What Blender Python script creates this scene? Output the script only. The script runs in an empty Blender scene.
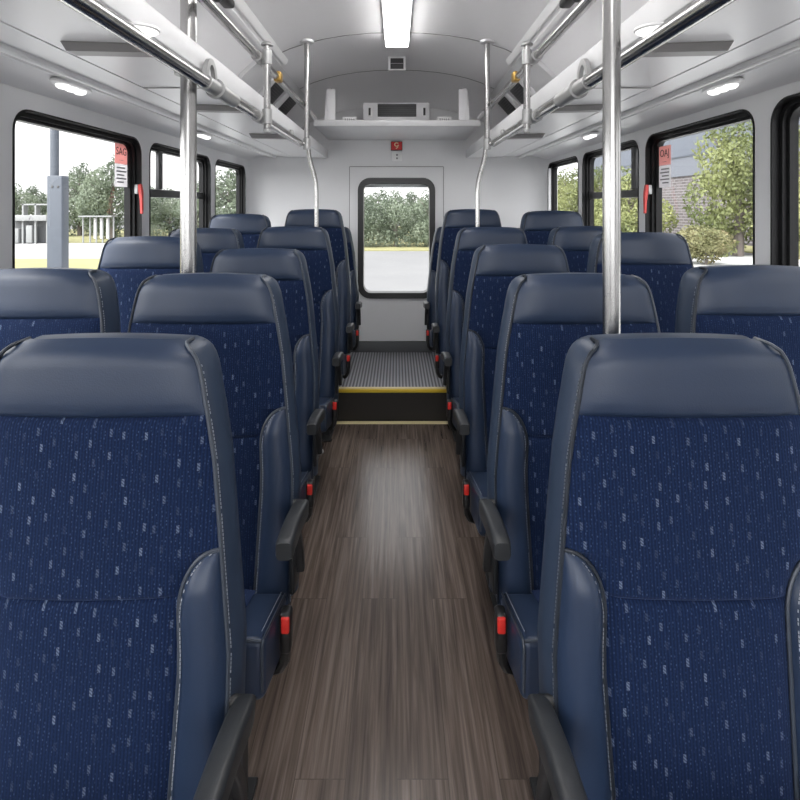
import bpy, bmesh, math, random
from mathutils import Vector, Matrix
random.seed(7)
S = bpy.context.scene
COL = S.collection
PI = math.pi
H = 1.4            # eye height
F = 516.0          # focal length in pixels of an 800 px frame

# ------------------------------------------------------------------ materials
def new_mat(name):
    m = bpy.data.materials.new(name); m.use_nodes = True
    nt = m.node_tree
    b = nt.nodes.get('Principled BSDF')
    return m, nt, b
def N(nt, t, **kw):
    n = nt.nodes.new(t)
    for k, v in kw.items(): setattr(n, k, v)
    return n
def math_n(nt, op, a, b=None, c=None):
    n = N(nt, 'ShaderNodeMath', operation=op)
    for i, v in enumerate((a, b, c)):
        if v is None: continue
        if isinstance(v, (int, float)): n.inputs[i].default_value = v
        else: nt.links.new(v, n.inputs[i])
    return n.outputs[0]
def mix_col(nt, fac, a, b, blend='MIX'):
    n = N(nt, 'ShaderNodeMix', data_type='RGBA', blend_type=blend)
    for s, v in ((n.inputs[0], fac), (n.inputs[6], a), (n.inputs[7], b)):
        if isinstance(v, (int, float)): s.default_value = v
        elif isinstance(v, (tuple, list)): s.default_value = (*v[:3], 1)
        else: nt.links.new(v, s)
    return n.outputs[2]
def plain(name, col, rough=.5, metal=0, var=.06, scale=8, bump=0, bscale=200, coat=0, spec=.5, emit=None, es=0):
    m, nt, b = new_mat(name)
    tc = N(nt, 'ShaderNodeTexCoord')
    nz = N(nt, 'ShaderNodeTexNoise'); nz.inputs['Scale'].default_value = scale; nz.inputs['Detail'].default_value = 4
    nt.links.new(tc.outputs['Object'], nz.inputs['Vector'])
    lo = tuple(c*(1-var) for c in col); hi = tuple(min(1, c*(1+var)) for c in col)
    nt.links.new(mix_col(nt, nz.outputs['Fac'], lo, hi), b.inputs['Base Color'])
    b.inputs['Roughness'].default_value = rough
    b.inputs['Metallic'].default_value = metal
    b.inputs['Specular IOR Level'].default_value = spec
    b.inputs['Coat Weight'].default_value = coat
    if bump:
        n2 = N(nt, 'ShaderNodeTexNoise'); n2.inputs['Scale'].default_value = bscale
        nt.links.new(tc.outputs['Object'], n2.inputs['Vector'])
        bp = N(nt, 'ShaderNodeBump'); bp.inputs['Strength'].default_value = bump; bp.inputs['Distance'].default_value = .002
        nt.links.new(n2.outputs['Fac'], bp.inputs['Height']); nt.links.new(bp.outputs['Normal'], b.inputs['Normal'])
    if emit:
        b.inputs['Emission Color'].default_value = (*emit, 1); b.inputs['Emission Strength'].default_value = es
    return m

M = {}
M['wall'] = plain('white moulded panel', (.70, .70, .712), .38, var=.03, scale=3)
M['ceil'] = plain('glossy ceiling sheet', (.84, .835, .845), .3, var=.03, scale=2)
M['rack'] = plain('grey white rack laminate', (.80, .795, .81), .35, var=.03, scale=4)
M['pod'] = plain('grey pod plastic', (.60, .60, .61), .5)
M['brace'] = plain('grey painted brace', (.26, .25, .25), .45)
M['steel'] = plain('brushed stainless tube', (.43, .425, .42), .24, metal=1, var=.05, scale=30)
M['alu'] = plain('aluminium moulding', (.8, .8, .8), .42, metal=1, var=.03)
M['zinc'] = plain('grey cast clamp', (.42, .42, .42), .4, metal=.7)
M['black'] = plain('black rubber', (.012, .012, .013), .38, var=.2)
M['blackgloss'] = plain('black window frame', (.010, .010, .011), .45, var=.2, spec=.25)
M['dark'] = plain('dark grey bar', (.05, .05, .052), .35)
M['arm'] = plain('soft black armrest skin', (.022, .024, .027), .42, var=.1, bump=.15, bscale=500)
M['metalblack'] = plain('black powder coat', (.012, .013, .015), .45)
M['vinyl'] = plain('navy vinyl', (.0160, .0280, .058), .38, var=.10, scale=6, bump=.12, bscale=420, spec=.40)
M['vinylside'] = plain('navy vinyl gusset', (.023, .0355, .062), .42, var=.10, scale=6, bump=.12, bscale=420, spec=.4)
M['piping'] = plain('slate piping', (.04, .049, .066), .38, var=.1)
M['thread'] = plain('grey thread', (.30, .32, .36), .8)
M['red'] = plain('red plastic', (.62, .025, .018), .35, var=.05)
M['redsign'] = plain('red sign face', (.55, .012, .015), .4)
M['pink'] = plain('faded red print', (.80, .50, .48), .6)
M['paper'] = plain('white print', (.80, .79, .80), .6)
M['ink'] = plain('dark ink', (.03, .03, .035), .6)
M['inkgrey'] = plain('grey ink', (.22, .22, .23), .6)
M['white'] = plain('white plastic', (.84, .84, .84), .4)
M['yellow'] = plain('yellow nosing', (.72, .50, .035), .45)
M['cream'] = plain('pale nosing edge', (.80, .68, .42), .4)
M['riser'] = plain('black riser rubber', (.016, .013, .011), .5)
M['base'] = plain('dark grey cove base', (.075, .078, .085), .5)
M['brass'] = plain('brass latch', (.45, .28, .08), .35, metal=.8)
M['ledpanel'] = plain('lit ceiling diffuser', (.85, .85, .85), .5, emit=(1, .985, .97), es=7.2)
M['ledsmall'] = plain('lit small diffuser', (.85, .85, .85), .4, emit=(1, .985, .97), es=.9)
M['vent'] = plain('dark grille', (.035, .035, .038), .5)

def sticker(m):
    nt = m.node_tree; b = nt.nodes['Principled BSDF']; src = b.inputs['Base Color'].links[0].from_socket
    tr = N(nt, 'ShaderNodeBsdfTranslucent'); nt.links.new(src, tr.inputs[0])
    mx = N(nt, 'ShaderNodeMixShader'); mx.inputs[0].default_value = .55
    nt.links.new(b.outputs[0], mx.inputs[1]); nt.links.new(tr.outputs[0], mx.inputs[2])
    nt.links.new(mx.outputs[0], nt.nodes['Material Output'].inputs[0])
sticker(M['paper']); sticker(M['pink'])
def glass_mat():
    m, nt, b = new_mat('window glass')
    out = nt.nodes['Material Output']; nt.nodes.remove(b)
    tr = N(nt, 'ShaderNodeBsdfTransparent'); tr.inputs['Color'].default_value = (.96, .97, .97, 1)
    gl = N(nt, 'ShaderNodeBsdfGlossy'); gl.inputs['Roughness'].default_value = .02
    fr = N(nt, 'ShaderNodeFresnel'); fr.inputs['IOR'].default_value = 1.45
    f2 = math_n(nt, 'MULTIPLY', fr.outputs[0], .06)
    mx = N(nt, 'ShaderNodeMixShader')
    nt.links.new(f2, mx.inputs[0]); nt.links.new(tr.outputs[0], mx.inputs[1]); nt.links.new(gl.outputs[0], mx.inputs[2])
    nt.links.new(mx.outputs[0], out.inputs[0])
    return m
M['glass'] = glass_mat()

def fabric_mat():
    m, nt, b = new_mat('navy flecked moquette')
    uv = N(nt, 'ShaderNodeUVMap'); uv.uv_map = 'UVMap'
    sp = N(nt, 'ShaderNodeSeparateXYZ'); nt.links.new(uv.outputs[0], sp.inputs[0])
    x, h = sp.outputs[0], sp.outputs[1]
    def flecks(cx, cy, hwid, hhei, seed):
        gx = math_n(nt, 'DIVIDE', math_n(nt, 'ADD', x, seed), cx)
        ci = math_n(nt, 'FLOOR', gx)
        wn1 = N(nt, 'ShaderNodeTexWhiteNoise', noise_dimensions='1D'); nt.links.new(ci, wn1.inputs['W'])
        gy = math_n(nt, 'ADD', math_n(nt, 'DIVIDE', h, cy), math_n(nt, 'MULTIPLY', wn1.outputs['Value'], 3.0))
        ri = math_n(nt, 'FLOOR', gy)
        cmb = N(nt, 'ShaderNodeCombineXYZ'); nt.links.new(ci, cmb.inputs[0]); nt.links.new(ri, cmb.inputs[1])
        wn = N(nt, 'ShaderNodeTexWhiteNoise', noise_dimensions='3D'); nt.links.new(cmb.outputs[0], wn.inputs['Vector'])
        sc = N(nt, 'ShaderNodeSeparateColor'); nt.links.new(wn.outputs['Color'], sc.inputs[0])
        ox = math_n(nt, 'ADD', math_n(nt, 'MULTIPLY', sc.outputs[0], .5), .25)
        oy = math_n(nt, 'ADD', math_n(nt, 'MULTIPLY', sc.outputs[1], .4), .3)
        dx = math_n(nt, 'ABSOLUTE', math_n(nt, 'SUBTRACT', math_n(nt, 'FRACT', gx), ox))
        dy = math_n(nt, 'ABSOLUTE', math_n(nt, 'SUBTRACT', math_n(nt, 'FRACT', gy), oy))
        mk = math_n(nt, 'MULTIPLY', math_n(nt, 'LESS_THAN', dx, hwid/cx), math_n(nt, 'LESS_THAN', dy, hhei/cy))
        br = math_n(nt, 'ADD', math_n(nt, 'MULTIPLY', math_n(nt, 'POWER', sc.outputs[2], 1.6), .9), .08)
        return math_n(nt, 'MULTIPLY', mk, br)
    f1 = flecks(.029, .035, .0023, .0060, 3.0)
    # little hatch inside each fleck
    hat = math_n(nt, 'ADD', math_n(nt, 'MULTIPLY', math_n(nt, 'SINE', math_n(nt, 'ADD', math_n(nt, 'MULTIPLY', h, 2*PI/.0048), math_n(nt, 'MULTIPLY', x, 2*PI/.006))), .35), .65)
    f1 = math_n(nt, 'MULTIPLY', f1, hat)
    f2 = flecks(.0075, .006, .0009, .0013, 5.0)       # fine dots in the ribs
    rib = math_n(nt, 'ADD', math_n(nt, 'MULTIPLY', math_n(nt, 'SINE', math_n(nt, 'MULTIPLY', x, 2*PI/.0052)), .5), .5)
    nz = N(nt, 'ShaderNodeTexNoise'); nz.inputs['Scale'].default_value = 260; nz.inputs['Detail'].default_value = 3
    nt.links.new(uv.outputs[0], nz.inputs['Vector'])
    k = math_n(nt, 'MULTIPLY', math_n(nt, 'ADD', math_n(nt, 'MULTIPLY', rib, .55), .35), math_n(nt, 'ADD', math_n(nt, 'MULTIPLY', nz.outputs['Fac'], 1.1), .35))
    base = mix_col(nt, k, (.0014, .0044, .0175), (.0054, .0152, .052))
    c = mix_col(nt, math_n(nt, 'MULTIPLY', f2, .5), base, (.055, .085, .16))
    c = mix_col(nt, math_n(nt, 'MULTIPLY', f1, .54), c, (.20, .25, .36))
    nt.links.new(c, b.inputs['Base Color'])
    b.inputs['Roughness'].default_value = .9
    b.inputs['Specular IOR Level'].default_value = .15
    b.inputs['Sheen Weight'].default_value = .12
    b.inputs['Sheen Tint'].default_value = (.35, .5, 1, 1)
    bp = N(nt, 'ShaderNodeBump'); bp.inputs['Strength'].default_value = .3; bp.inputs['Distance'].default_value = .001
    nt.links.new(k, bp.inputs['Height']); nt.links.new(bp.outputs[0], b.inputs['Normal'])
    return m
M['fabric'] = fabric_mat()

def floor_mat():
    m, nt, b = new_mat('grey brown wood vinyl planks')
    tc = N(nt, 'ShaderNodeTexCoord')
    mp = N(nt, 'ShaderNodeMapping'); mp.inputs['Rotation'].default_value = (0, 0, PI/2)
    nt.links.new(tc.outputs['Object'], mp.inputs[0])
    br = N(nt, 'ShaderNodeTexBrick'); br.offset = .37; br.squash = 1
    br.inputs['Scale'].default_value = 1; br.inputs['Brick Width'].default_value = .92; br.inputs['Row Height'].default_value = .125
    br.inputs['Mortar Size'].default_value = .0011; br.inputs['Mortar Smooth'].default_value = .3
    br.inputs['Color1'].default_value = (.12, .12, .12, 1); br.inputs['Color2'].default_value = (.9, .9, .9, 1)
    br.inputs['Mortar'].default_value = (.3, .3, .3, 1)
    nt.links.new(mp.outputs[0], br.inputs[0])
    m2 = N(nt, 'ShaderNodeMapping'); m2.inputs['Scale'].default_value = (75, 2.2, 1)
    nt.links.new(tc.outputs['Object'], m2.inputs[0])
    off = N(nt, 'ShaderNodeVectorMath', operation='ADD')
    sc = N(nt, 'ShaderNodeVectorMath', operation='SCALE'); sc.inputs['Scale'].default_value = 31
    nt.links.new(br.outputs['Color'], sc.inputs[0]); nt.links.new(m2.outputs[0], off.inputs[0]); nt.links.new(sc.outputs[0], off.inputs[1])
    nz = N(nt, 'ShaderNodeTexNoise'); nz.inputs['Scale'].default_value = 1; nz.inputs['Detail'].default_value = 7; nz.inputs['Roughness'].default_value = .62; nz.inputs['Distortion'].default_value = .35
    nt.links.new(off.outputs[0], nz.inputs[0])
    m3 = N(nt, 'ShaderNodeMapping'); m3.inputs['Scale'].default_value = (14, .8, 1)
    nt.links.new(off.outputs[0], m3.inputs[0])
    rp = N(nt, 'ShaderNodeValToRGB')
    e = rp.color_ramp.elements
    e[0].position = .28; e[0].color = (.044, .032, .027, 1)
    e[1].position = .74; e[1].color = (.235, .188, .160, 1)
    e2 = e.new(.5); e2.color = (.126, .096, .080, 1)
    nt.links.new(nz.outputs['Fac'], rp.inputs[0])
    tint = mix_col(nt, br.outputs['Color'], (.80, .79, .79), (1.12, 1.12, 1.12))
    c = mix_col(nt, 1.0, rp.outputs[0], tint, 'MULTIPLY')
    c = mix_col(nt, math_n(nt, 'MULTIPLY', br.outputs['Fac'], .6), c, (.05, .04, .035))
    nt.links.new(c, b.inputs['Base Color'])
    b.inputs['Roughness'].default_value = .22; b.inputs['Specular IOR Level'].default_value = .75
    bp = N(nt, 'ShaderNodeBump'); bp.inputs['Strength'].default_value = .06; bp.inputs['Distance'].default_value = .001
    nt.links.new(nz.outputs['Fac'], bp.inputs['Height']); nt.links.new(bp.outputs[0], b.inputs['Normal'])
    return m
M['floor'] = floor_mat()

def mat_mat():
    m, nt, b = new_mat('ribbed grey rubber mat')
    tc = N(nt, 'ShaderNodeTexCoord'); sp = N(nt, 'ShaderNodeSeparateXYZ'); nt.links.new(tc.outputs['Object'], sp.inputs[0])
    s = math_n(nt, 'ADD', math_n(nt, 'MULTIPLY', math_n(nt, 'SINE', math_n(nt, 'MULTIPLY', sp.outputs[0], 2*PI/.022)), .5), .5)
    c = mix_col(nt, s, (.06, .062, .07), (.40, .40, .43))
    nt.links.new(c, b.inputs['Base Color']); b.inputs['Roughness'].default_value = .42
    bp = N(nt, 'ShaderNodeBump'); bp.inputs['Strength'].default_value = .7; bp.inputs['Distance'].default_value = .004
    nt.links.new(s, bp.inputs['Height']); nt.links.new(bp.outputs[0], b.inputs['Normal'])
    return m
M['mat'] = mat_mat()

def leaf_mat(name, a, bcol, c3):
    m, nt, b = new_mat(name)
    tc = N(nt, 'ShaderNodeTexCoord')
    nz = N(nt, 'ShaderNodeTexNoise'); nz.inputs['Scale'].default_value = 1.6; nz.inputs['Detail'].default_value = 6
    nt.links.new(tc.outputs['Object'], nz.inputs[0])
    rp = N(nt, 'ShaderNodeValToRGB'); e = rp.color_ramp.elements
    e[0].position = .35; e[0].color = (*a, 1); e[1].position = .68; e[1].color = (*c3, 1)
    k = e.new(.52); k.color = (*bcol, 1)
    nt.links.new(nz.outputs['Fac'], rp.inputs[0]); nt.links.new(rp.outputs[0], b.inputs['Base Color'])
    b.inputs['Roughness'].default_value = .7
    tr = N(nt, 'ShaderNodeBsdfTranslucent'); nt.links.new(rp.outputs[0], tr.inputs[0])
    mx = N(nt, 'ShaderNodeMixShader'); mx.inputs[0].default_value = .3
    nt.links.new(b.outputs[0], mx.inputs[1]); nt.links.new(tr.outputs[0], mx.inputs[2])
    nt.links.new(mx.outputs[0], nt.nodes['Material Output'].inputs[0])
    return m
M['leafcool'] = leaf_mat('hazy grey green leaves', (.09, .115, .08), (.16, .195, .135), (.25, .285, .21))  # paler than plain leaves: distance haze is put into the colour
M['leafwarm'] = leaf_mat('yellow green leaves', (.10, .125, .045), (.23, .25, .10), (.38, .39, .17))
M['leafrust'] = leaf_mat('yellow and rusty shrub leaves', (.13, .14, .06), (.27, .25, .13), (.40, .29, .19))
M['bark'] = plain('grey bark', (.13, .11, .10), .9, var=.3)
def ground_mat(name, a, b_, scale):
    m, nt, b = new_mat(name)
    tc = N(nt, 'ShaderNodeTexCoord')
    nz = N(nt, 'ShaderNodeTexNoise'); nz.inputs['Scale'].default_value = scale; nz.inputs['Detail'].default_value = 8
    nt.links.new(tc.outputs['Object'], nz.inputs[0])
    nt.links.new(mix_col(nt, nz.outputs['Fac'], a, b_), b.inputs['Base Color']); b.inputs['Roughness'].default_value = .9
    return m
M['asphalt'] = ground_mat('pale concrete pavement', (.12, .12, .124), (.17, .17, .17), .5)
M['apron'] = ground_mat('light concrete', (.42, .42, .42), (.54, .54, .53), .6)  # kept brighter than the pavement so it reflects daylight into the bus
M['lawn'] = ground_mat('dry lawn', (.16, .165, .07), (.27, .245, .12), 1.2)
M['kerb'] = ground_mat('kerb concrete', (.25, .25, .25), (.32, .32, .31), 2)
def brick_mat():
    m, nt, b = new_mat('grey brown brick')
    tc = N(nt, 'ShaderNodeTexCoord'); sp = N(nt, 'ShaderNodeSeparateXYZ'); nt.links.new(tc.outputs['Object'], sp.inputs[0])
    cb = N(nt, 'ShaderNodeCombineXYZ'); nt.links.new(sp.outputs[1], cb.inputs[0]); nt.links.new(sp.outputs[2], cb.inputs[1])
    br = N(nt, 'ShaderNodeTexBrick'); br.inputs['Scale'].default_value = 1; br.inputs['Brick Width'].default_value = .62; br.inputs['Row Height'].default_value = .21
    br.inputs['Mortar Size'].default_value = .022
    br.inputs['Color1'].default_value = (.095, .083, .087, 1); br.inputs['Color2'].default_value = (.14, .12, .124, 1); br.inputs['Mortar'].default_value = (.25, .24, .245, 1)
    nt.links.new(cb.outputs[0], br.inputs[0]); nt.links.new(br.outputs[0], b.inputs['Base Color']); b.inputs['Roughness'].default_value = .85
    return m
M['brick'] = brick_mat()
M['clad'] = plain('blue grey cladding', (.105, .118, .145), .6)
M['cladlight'] = plain('pale grey cladding', (.13, .14, .165), .6)
M['polegrey'] = plain('blue grey steel post', (.060, .070, .088), .5)
M['kiosk'] = plain('white painted frame', (.22, .225, .225), .6)
M['kioskdark'] = plain('grey kiosk interior', (.09, .092, .095), .6)

# ------------------------------------------------------------------ mesh helpers
class MB:
    def __init__(s): s.v = []; s.f = []; s.uv = None
    def add(s, verts, faces):
        o = len(s.v); s.v += [tuple(p) for p in verts]; s.f += [tuple(i+o for i in f) for f in faces]; return s
    def box(s, c, d, bev=0, seg=3, mx=None):
        bm = bmesh.new(); bmesh.ops.create_cube(bm, size=1)
        for v in bm.verts: v.co = Vector((v.co.x*d[0], v.co.y*d[1], v.co.z*d[2]))
        if bev: bmesh.ops.bevel(bm, geom=bm.edges[:], offset=min(bev, min(d)*.49), segments=seg, profile=.5, affect='EDGES')
        if mx is not None: bmesh.ops.transform(bm, matrix=mx, verts=bm.verts)
        bm.verts.index_update()
        s.add([v.co + Vector(c) for v in bm.verts], [[v.index for v in f.verts] for f in bm.faces]); bm.free(); return s
    def frames(s, pts):
        pts = [Vector(p) for p in pts]; T = []
        for i in range(len(pts)):
            a = pts[max(0, i-1)]; b = pts[min(len(pts)-1, i+1)]; T.append((b-a).normalized())
        up = Vector((0, 0, 1)) if abs(T[0].z) < .9 else Vector((1, 0, 0))
        out = []
        for i, t in enumerate(T):
            n = (up - t*up.dot(t)).normalized(); up = n; out.append((pts[i], n, t.cross(n)))
        return out
    def sweep(s, pts, prof, scl=None, cap=True):
        fr = s.frames(pts); n = len(prof); V = []; Fc = []
        for i, (p, a, b) in enumerate(fr):
            k = scl[i] if scl else 1
            for (u, w) in prof: V.append(p + b*(u*k) + a*(w*k))
        for i in range(len(fr)-1):
            for j in range(n):
                Fc.append((i*n+j, i*n+(j+1) % n, (i+1)*n+(j+1) % n, (i+1)*n+j))
        if cap: Fc.append(tuple(range(n))[::-1]); Fc.append(tuple((len(fr)-1)*n+j for j in range(n)))
        return s.add(V, Fc)
    def tube(s, pts, r, seg=12, scl=None):
        return s.sweep(pts, [(r*math.cos(2*PI*k/seg), r*math.sin(2*PI*k/seg)) for k in range(seg)], scl)
    def lathe(s, c, prof, seg=24, axis='Z', sx=1, sy=1):
        V = []; Fc = []; n = len(prof)
        for k in range(seg):
            a = 2*PI*k/seg
            for (r, z) in prof: V.append(Vector((r*math.cos(a)*sx, r*math.sin(a)*sy, z)) + Vector(c))
        for k in range(seg):
            k2 = (k+1) % seg
            for j in range(n-1): Fc.append((k*n+j, k2*n+j, k2*n+j+1, k*n+j+1))
        return s.add(V, Fc)
    def prism(s, loop2d, mp, w0, w1):
        n = len(loop2d)
        V = [mp(u, v, w0) for u, v in loop2d] + [mp(u, v, w1) for u, v in loop2d]
        Fc = [(i, (i+1) % n, n+(i+1) % n, n+i) for i in range(n)] + [tuple(range(n))[::-1], tuple(range(n, 2*n))]
        return s.add(V, Fc)
    def ring(s, outer, inner, mp, w0, w1):
        n = len(outer)
        V = [mp(u, v, w) for lp, w in ((outer, w0), (inner, w0), (inner, w1), (outer, w1)) for u, v in lp]
        Fc = []
        for k in range(4):
            for i in range(n):
                Fc.append((k*n+i, k*n+(i+1) % n, ((k+1) % 4)*n+(i+1) % n, ((k+1) % 4)*n+i))
        return s.add(V, Fc)
    def build(s, name, mat, parent=None, smooth=True, angle=40, uvfn=None):
        me = bpy.data.meshes.new(name); me.from_pydata(s.v, [], s.f)
        bm = bmesh.new(); bm.from_mesh(me); bmesh.ops.recalc_face_normals(bm, faces=bm.faces[:])
        if smooth:
            for f in bm.faces: f.smooth = True
        bm.to_mesh(me); bm.free()
        if smooth: me.set_sharp_from_angle(angle=math.radians(angle))
        if uvfn:
            ul = me.uv_layers.new(name='UVMap')
            for lp in me.loops: ul.data[lp.index].uv = uvfn(me.vertices[lp.vertex_index].co)
        me.materials.append(M[mat] if isinstance(mat, str) else mat)
        o = bpy.data.objects.new(name, me); COL.objects.link(o)
        if parent: o.parent = parent
        return o
def rrect(u0, u1, v0, v1, r, n=7):
    pts = []
    for cx, cy, a0 in ((u1-r, v1-r, 0), (u0+r, v1-r, PI/2), (u0+r, v0+r, PI), (u1-r, v0+r, 3*PI/2)):
        for k in range(n+1):
            a = a0 + PI/2*k/n; pts.append((cx+r*math.cos(a), cy+r*math.sin(a)))
    return pts
def tag(o, label=None, cat=None, group=None, kind=None):
    if label: o['label'] = label
    if cat: o['category'] = cat
    if group: o['group'] = group
    if kind: o['kind'] = kind
    return o
def empty(name, loc, label=None, cat=None, group=None, kind=None):
    o = bpy.data.objects.new(name, None); COL.objects.link(o); o.location = loc; o.empty_display_size = .1
    return tag(o, label, cat, group, kind)
def text_mesh(txt, size, name, mat, parent, mw, ext=.0008):
    cu = bpy.data.curves.new('t', 'FONT'); cu.body = txt; cu.size = size; cu.extrude = ext; cu.align_x = 'CENTER'; cu.align_y = 'CENTER'
    o = bpy.data.objects.new('t', cu); COL.objects.link(o)
    dg = bpy.context.evaluated_depsgraph_get()
    me = bpy.data.meshes.new_from_object(o.evaluated_get(dg)); bpy.data.objects.remove(o); bpy.data.curves.remove(cu)
    me.materials.clear(); me.materials.append(M[mat])
    r = bpy.data.objects.new(name, me); COL.objects.link(r); r.parent = parent; me.transform(mw)
    return r
def struct(name, mb, mat, label, cat, smooth=True, **k):
    return tag(mb.build(name, mat, None, smooth, **k), label, cat, None, 'structure')
def cut(o, cutter):
    md = o.modifiers.new('b', 'BOOLEAN'); md.operation = 'DIFFERENCE'; md.solver = 'EXACT'; md.object = cutter
    dg = bpy.context.evaluated_depsgraph_get(); dg.update()
    me = bpy.data.meshes.new_from_object(o.evaluated_get(dg))
    o.modifiers.clear(); o.data = me; me.name = o.name
    for p in me.polygons: p.use_smooth = True
    me.set_sharp_from_angle(angle=math.radians(35))
    bpy.data.objects.remove(cutter)

# ------------------------------------------------------------------ shell
HW = 1.2; YF = -1.7; YS = 3.344; YR = 4.213; ZP = .208
struct('floor', MB().box((0, (YF+YR)/2, -.05), (2*HW+.14, YR-YF+.1, .1)), 'floor', 'long grey-brown wood plank vinyl floor down the bus aisle', 'floor', False)
pf = empty('trim_1', (0, YS, 0), 'raised rear floor step with ribbed grey mat and yellow nosing', 'step', None, 'structure')
MB().box((0, (YR-YS)/2+.004, ZP/2-.002), (2*HW, YR-YS-.008, ZP-.006)).build('riser_block', 'riser', pf, False)
MB().box((0, (YR-YS)/2+.02, ZP-.002), (2*HW, YR-YS-.06, .008)).build('ribbed_mat', 'mat', pf, False)
MB().box((0, .012, ZP-.006), (1.5, .036, .022), .004).build('yellow_nosing', 'yellow', pf)
MB().box((0, .020, ZP+.0065), (1.5, .028, .004), .001).build('pale_nosing', 'cream', pf)
MB().box((0, -.018, .004), (1.5, .034, .008), .003).build('floor_nosing', 'cream', pf)

WIN = {-1: [(-1.35, -.35), (-.25, .62), (.70, 1.53), (1.61, 2.42), (2.50, 3.32), (3.40, 4.08)],
       1: [(-.15, .74), (.82, 1.655), (1.73, 2.49), (2.56, 3.34), (3.41, 4.10)]}
ZW0 = .86
wn = 0
for sd, side in ((-1, 'left'), (1, 'right')):
    ZW1 = 1.715 if sd < 0 else 1.738
    w = MB().box((sd*(HW+.035), (YF+YR)/2, .87), (.07, YR-YF+.14, 1.86))
    wo = struct('wall_'+side, w, 'wall', 'white moulded %s side wall of the bus around its windows' % side, 'wall')
    c = MB(); mp = lambda u, v, q: Vector((q, u, v))
    for (a, b) in WIN[sd]: c.prism(rrect(a, b, ZW0, ZW1, .075), mp, sd*(HW-.1), sd*(HW+.2))
    cut(wo, c.build('cutter', 'wall'))
    for i, (a, b) in enumerate(WIN[sd]):
        wn += 1
        from_cam = {1.61: 'large left window with tow posts outside and a red release handle', }
        nm = ['rear', 'second from rear', 'third from rear', 'fourth from rear', 'fifth from rear', 'sixth from rear'][len(WIN[sd])-1-i]
        we = empty('window_%d' % wn, (sd*HW, (a+b)/2, ZW0), 'black framed %s side window, %s' % (side, nm), 'window', None, 'structure')
        m2 = lambda u, v, q: Vector((q*sd, u-(a+b)/2, v-ZW0))
        fr = MB()
        fr.ring(rrect(a+.0005, b-.0005, ZW0+.0005, ZW1-.0005, .075), rrect(a+.007, b-.007, ZW0+.007, ZW1-.007, .068), m2, -.003, .066)
        fr.ring(rrect(a+.0065, b-.0065, ZW0+.0065, ZW1-.0065, .069), rrect(a+.022, b-.022, ZW0+.022, ZW1-.022, .055), m2, .020, .064)
        fr.ring(rrect(a+.0215, b-.0215, ZW0+.0215, ZW1-.0215, .056), rrect(a+.034, b-.034, ZW0+.034, ZW1-.034, .045), m2, .034, .062)
        fr.build('window_frame', 'blackgloss', we)
        MB().prism(rrect(a+.030, b-.030, ZW0+.030, ZW1-.030, .048), m2, .048, .052).build('pane', 'glass', we)
        mid = (a+b)/2
        if 2.4 < a < 2.6:
            MB().box((sd*.040, 0, 1.465-ZW0), (.022, b-a-.06, .040), .004).build('sash_bar', 'dark', we)
            zb = (1.487+ZW1-.03)/2
            MB().box((sd*.040, 2.69-mid, zb-ZW0), (.022, .042, ZW1-.03-1.485), .004).build('sash_bar', 'dark', we)
        if 1.6 < a < 1.8:
            hy = b-.020-mid
            hd = MB().box((sd*.006, hy-.004, 1.478-ZW0), (.018, .022, .045), .004).build('handle_base', 'zinc', we)
            pts = [(sd*-.006, hy-.004, 1.500-ZW0), (sd*-.012, hy-.006, 1.465-ZW0), (sd*-.020, hy-.016, 1.42-ZW0), (sd*-.026, hy-.026, 1.365-ZW0)]
            tag(MB().sweep(pts, [(.008, .006), (-.008, .006), (-.008, -.006), (.008, -.006)], [1.15, 1.2, .85, .7]).build('release_handle', 'red', we), 'red release handle')
            y1 = b-.036-mid; y0 = y1-.105; yc = (y0+y1)/2
            st = tag(MB().box((sd*.0465, yc, 1.538-ZW0), (.0008, .105, .102)).build('warning_sticker', 'paper', we, False), 'red and white sticker with text')
            MB().box((sd*.0465, yc, 1.635-ZW0), (.0008, .105, .090)).build('red_header', 'pink', st, False)['label'] = 'faded red header'
            rot = Matrix(((0, 0, -sd, 0), (-sd, 0, 0, 0), (0, 1, 0, 0), (0, 0, 0, 1)))
            # text facing the cabin
            def tx(s_, size, yy, zz, mt): text_mesh(s_, size, 'lettering', mt, st, Matrix.Translation((sd*.0450, yy, zz-ZW0)) @ rot, .0003)
            tx('SAG' if sd < 0 else 'OAJ', .048, yc, 1.645, 'ink')
            tx('WINDOW' if False else '- ---', .022, yc, 1.608, 'inkgrey')
            ln = MB()
            for q, (wd, zz) in enumerate(((.07, 1.572), (.08, 1.556), (.06, 1.54), (.082, 1.524), (.055, 1.508))):
                ln.box((sd*.0456, yc + (.082-wd)/2*(1 if q % 2 else -1)*.5, zz-ZW0), (.0006, wd, .0065))
            ln.build('small_print', 'inkgrey', st, False)

# rear wall with rounded inner corners
rw = MB()
loop = []
R = .13
inner = [(-HW, YR-R)] + [(-HW+R-R*math.cos(a), YR-R+R*math.sin(a)) for a in [PI/2*k/8 for k in range(1, 9)]]
inner += [(-x, y) for x, y in inner[::-1]]
outer = [(HW+.07, YR-R), (HW+.07, YR+.08), (-HW-.07, YR+.08), (-HW-.07, YR-R)]
n = len(inner)+len(outer)
lp = inner+outer
rw.add([(x, y, z) for z in (0, 2.5) for x, y in lp], [(i, (i+1) % n, n+(i+1) % n, n+i) for i in range(n)])
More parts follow.
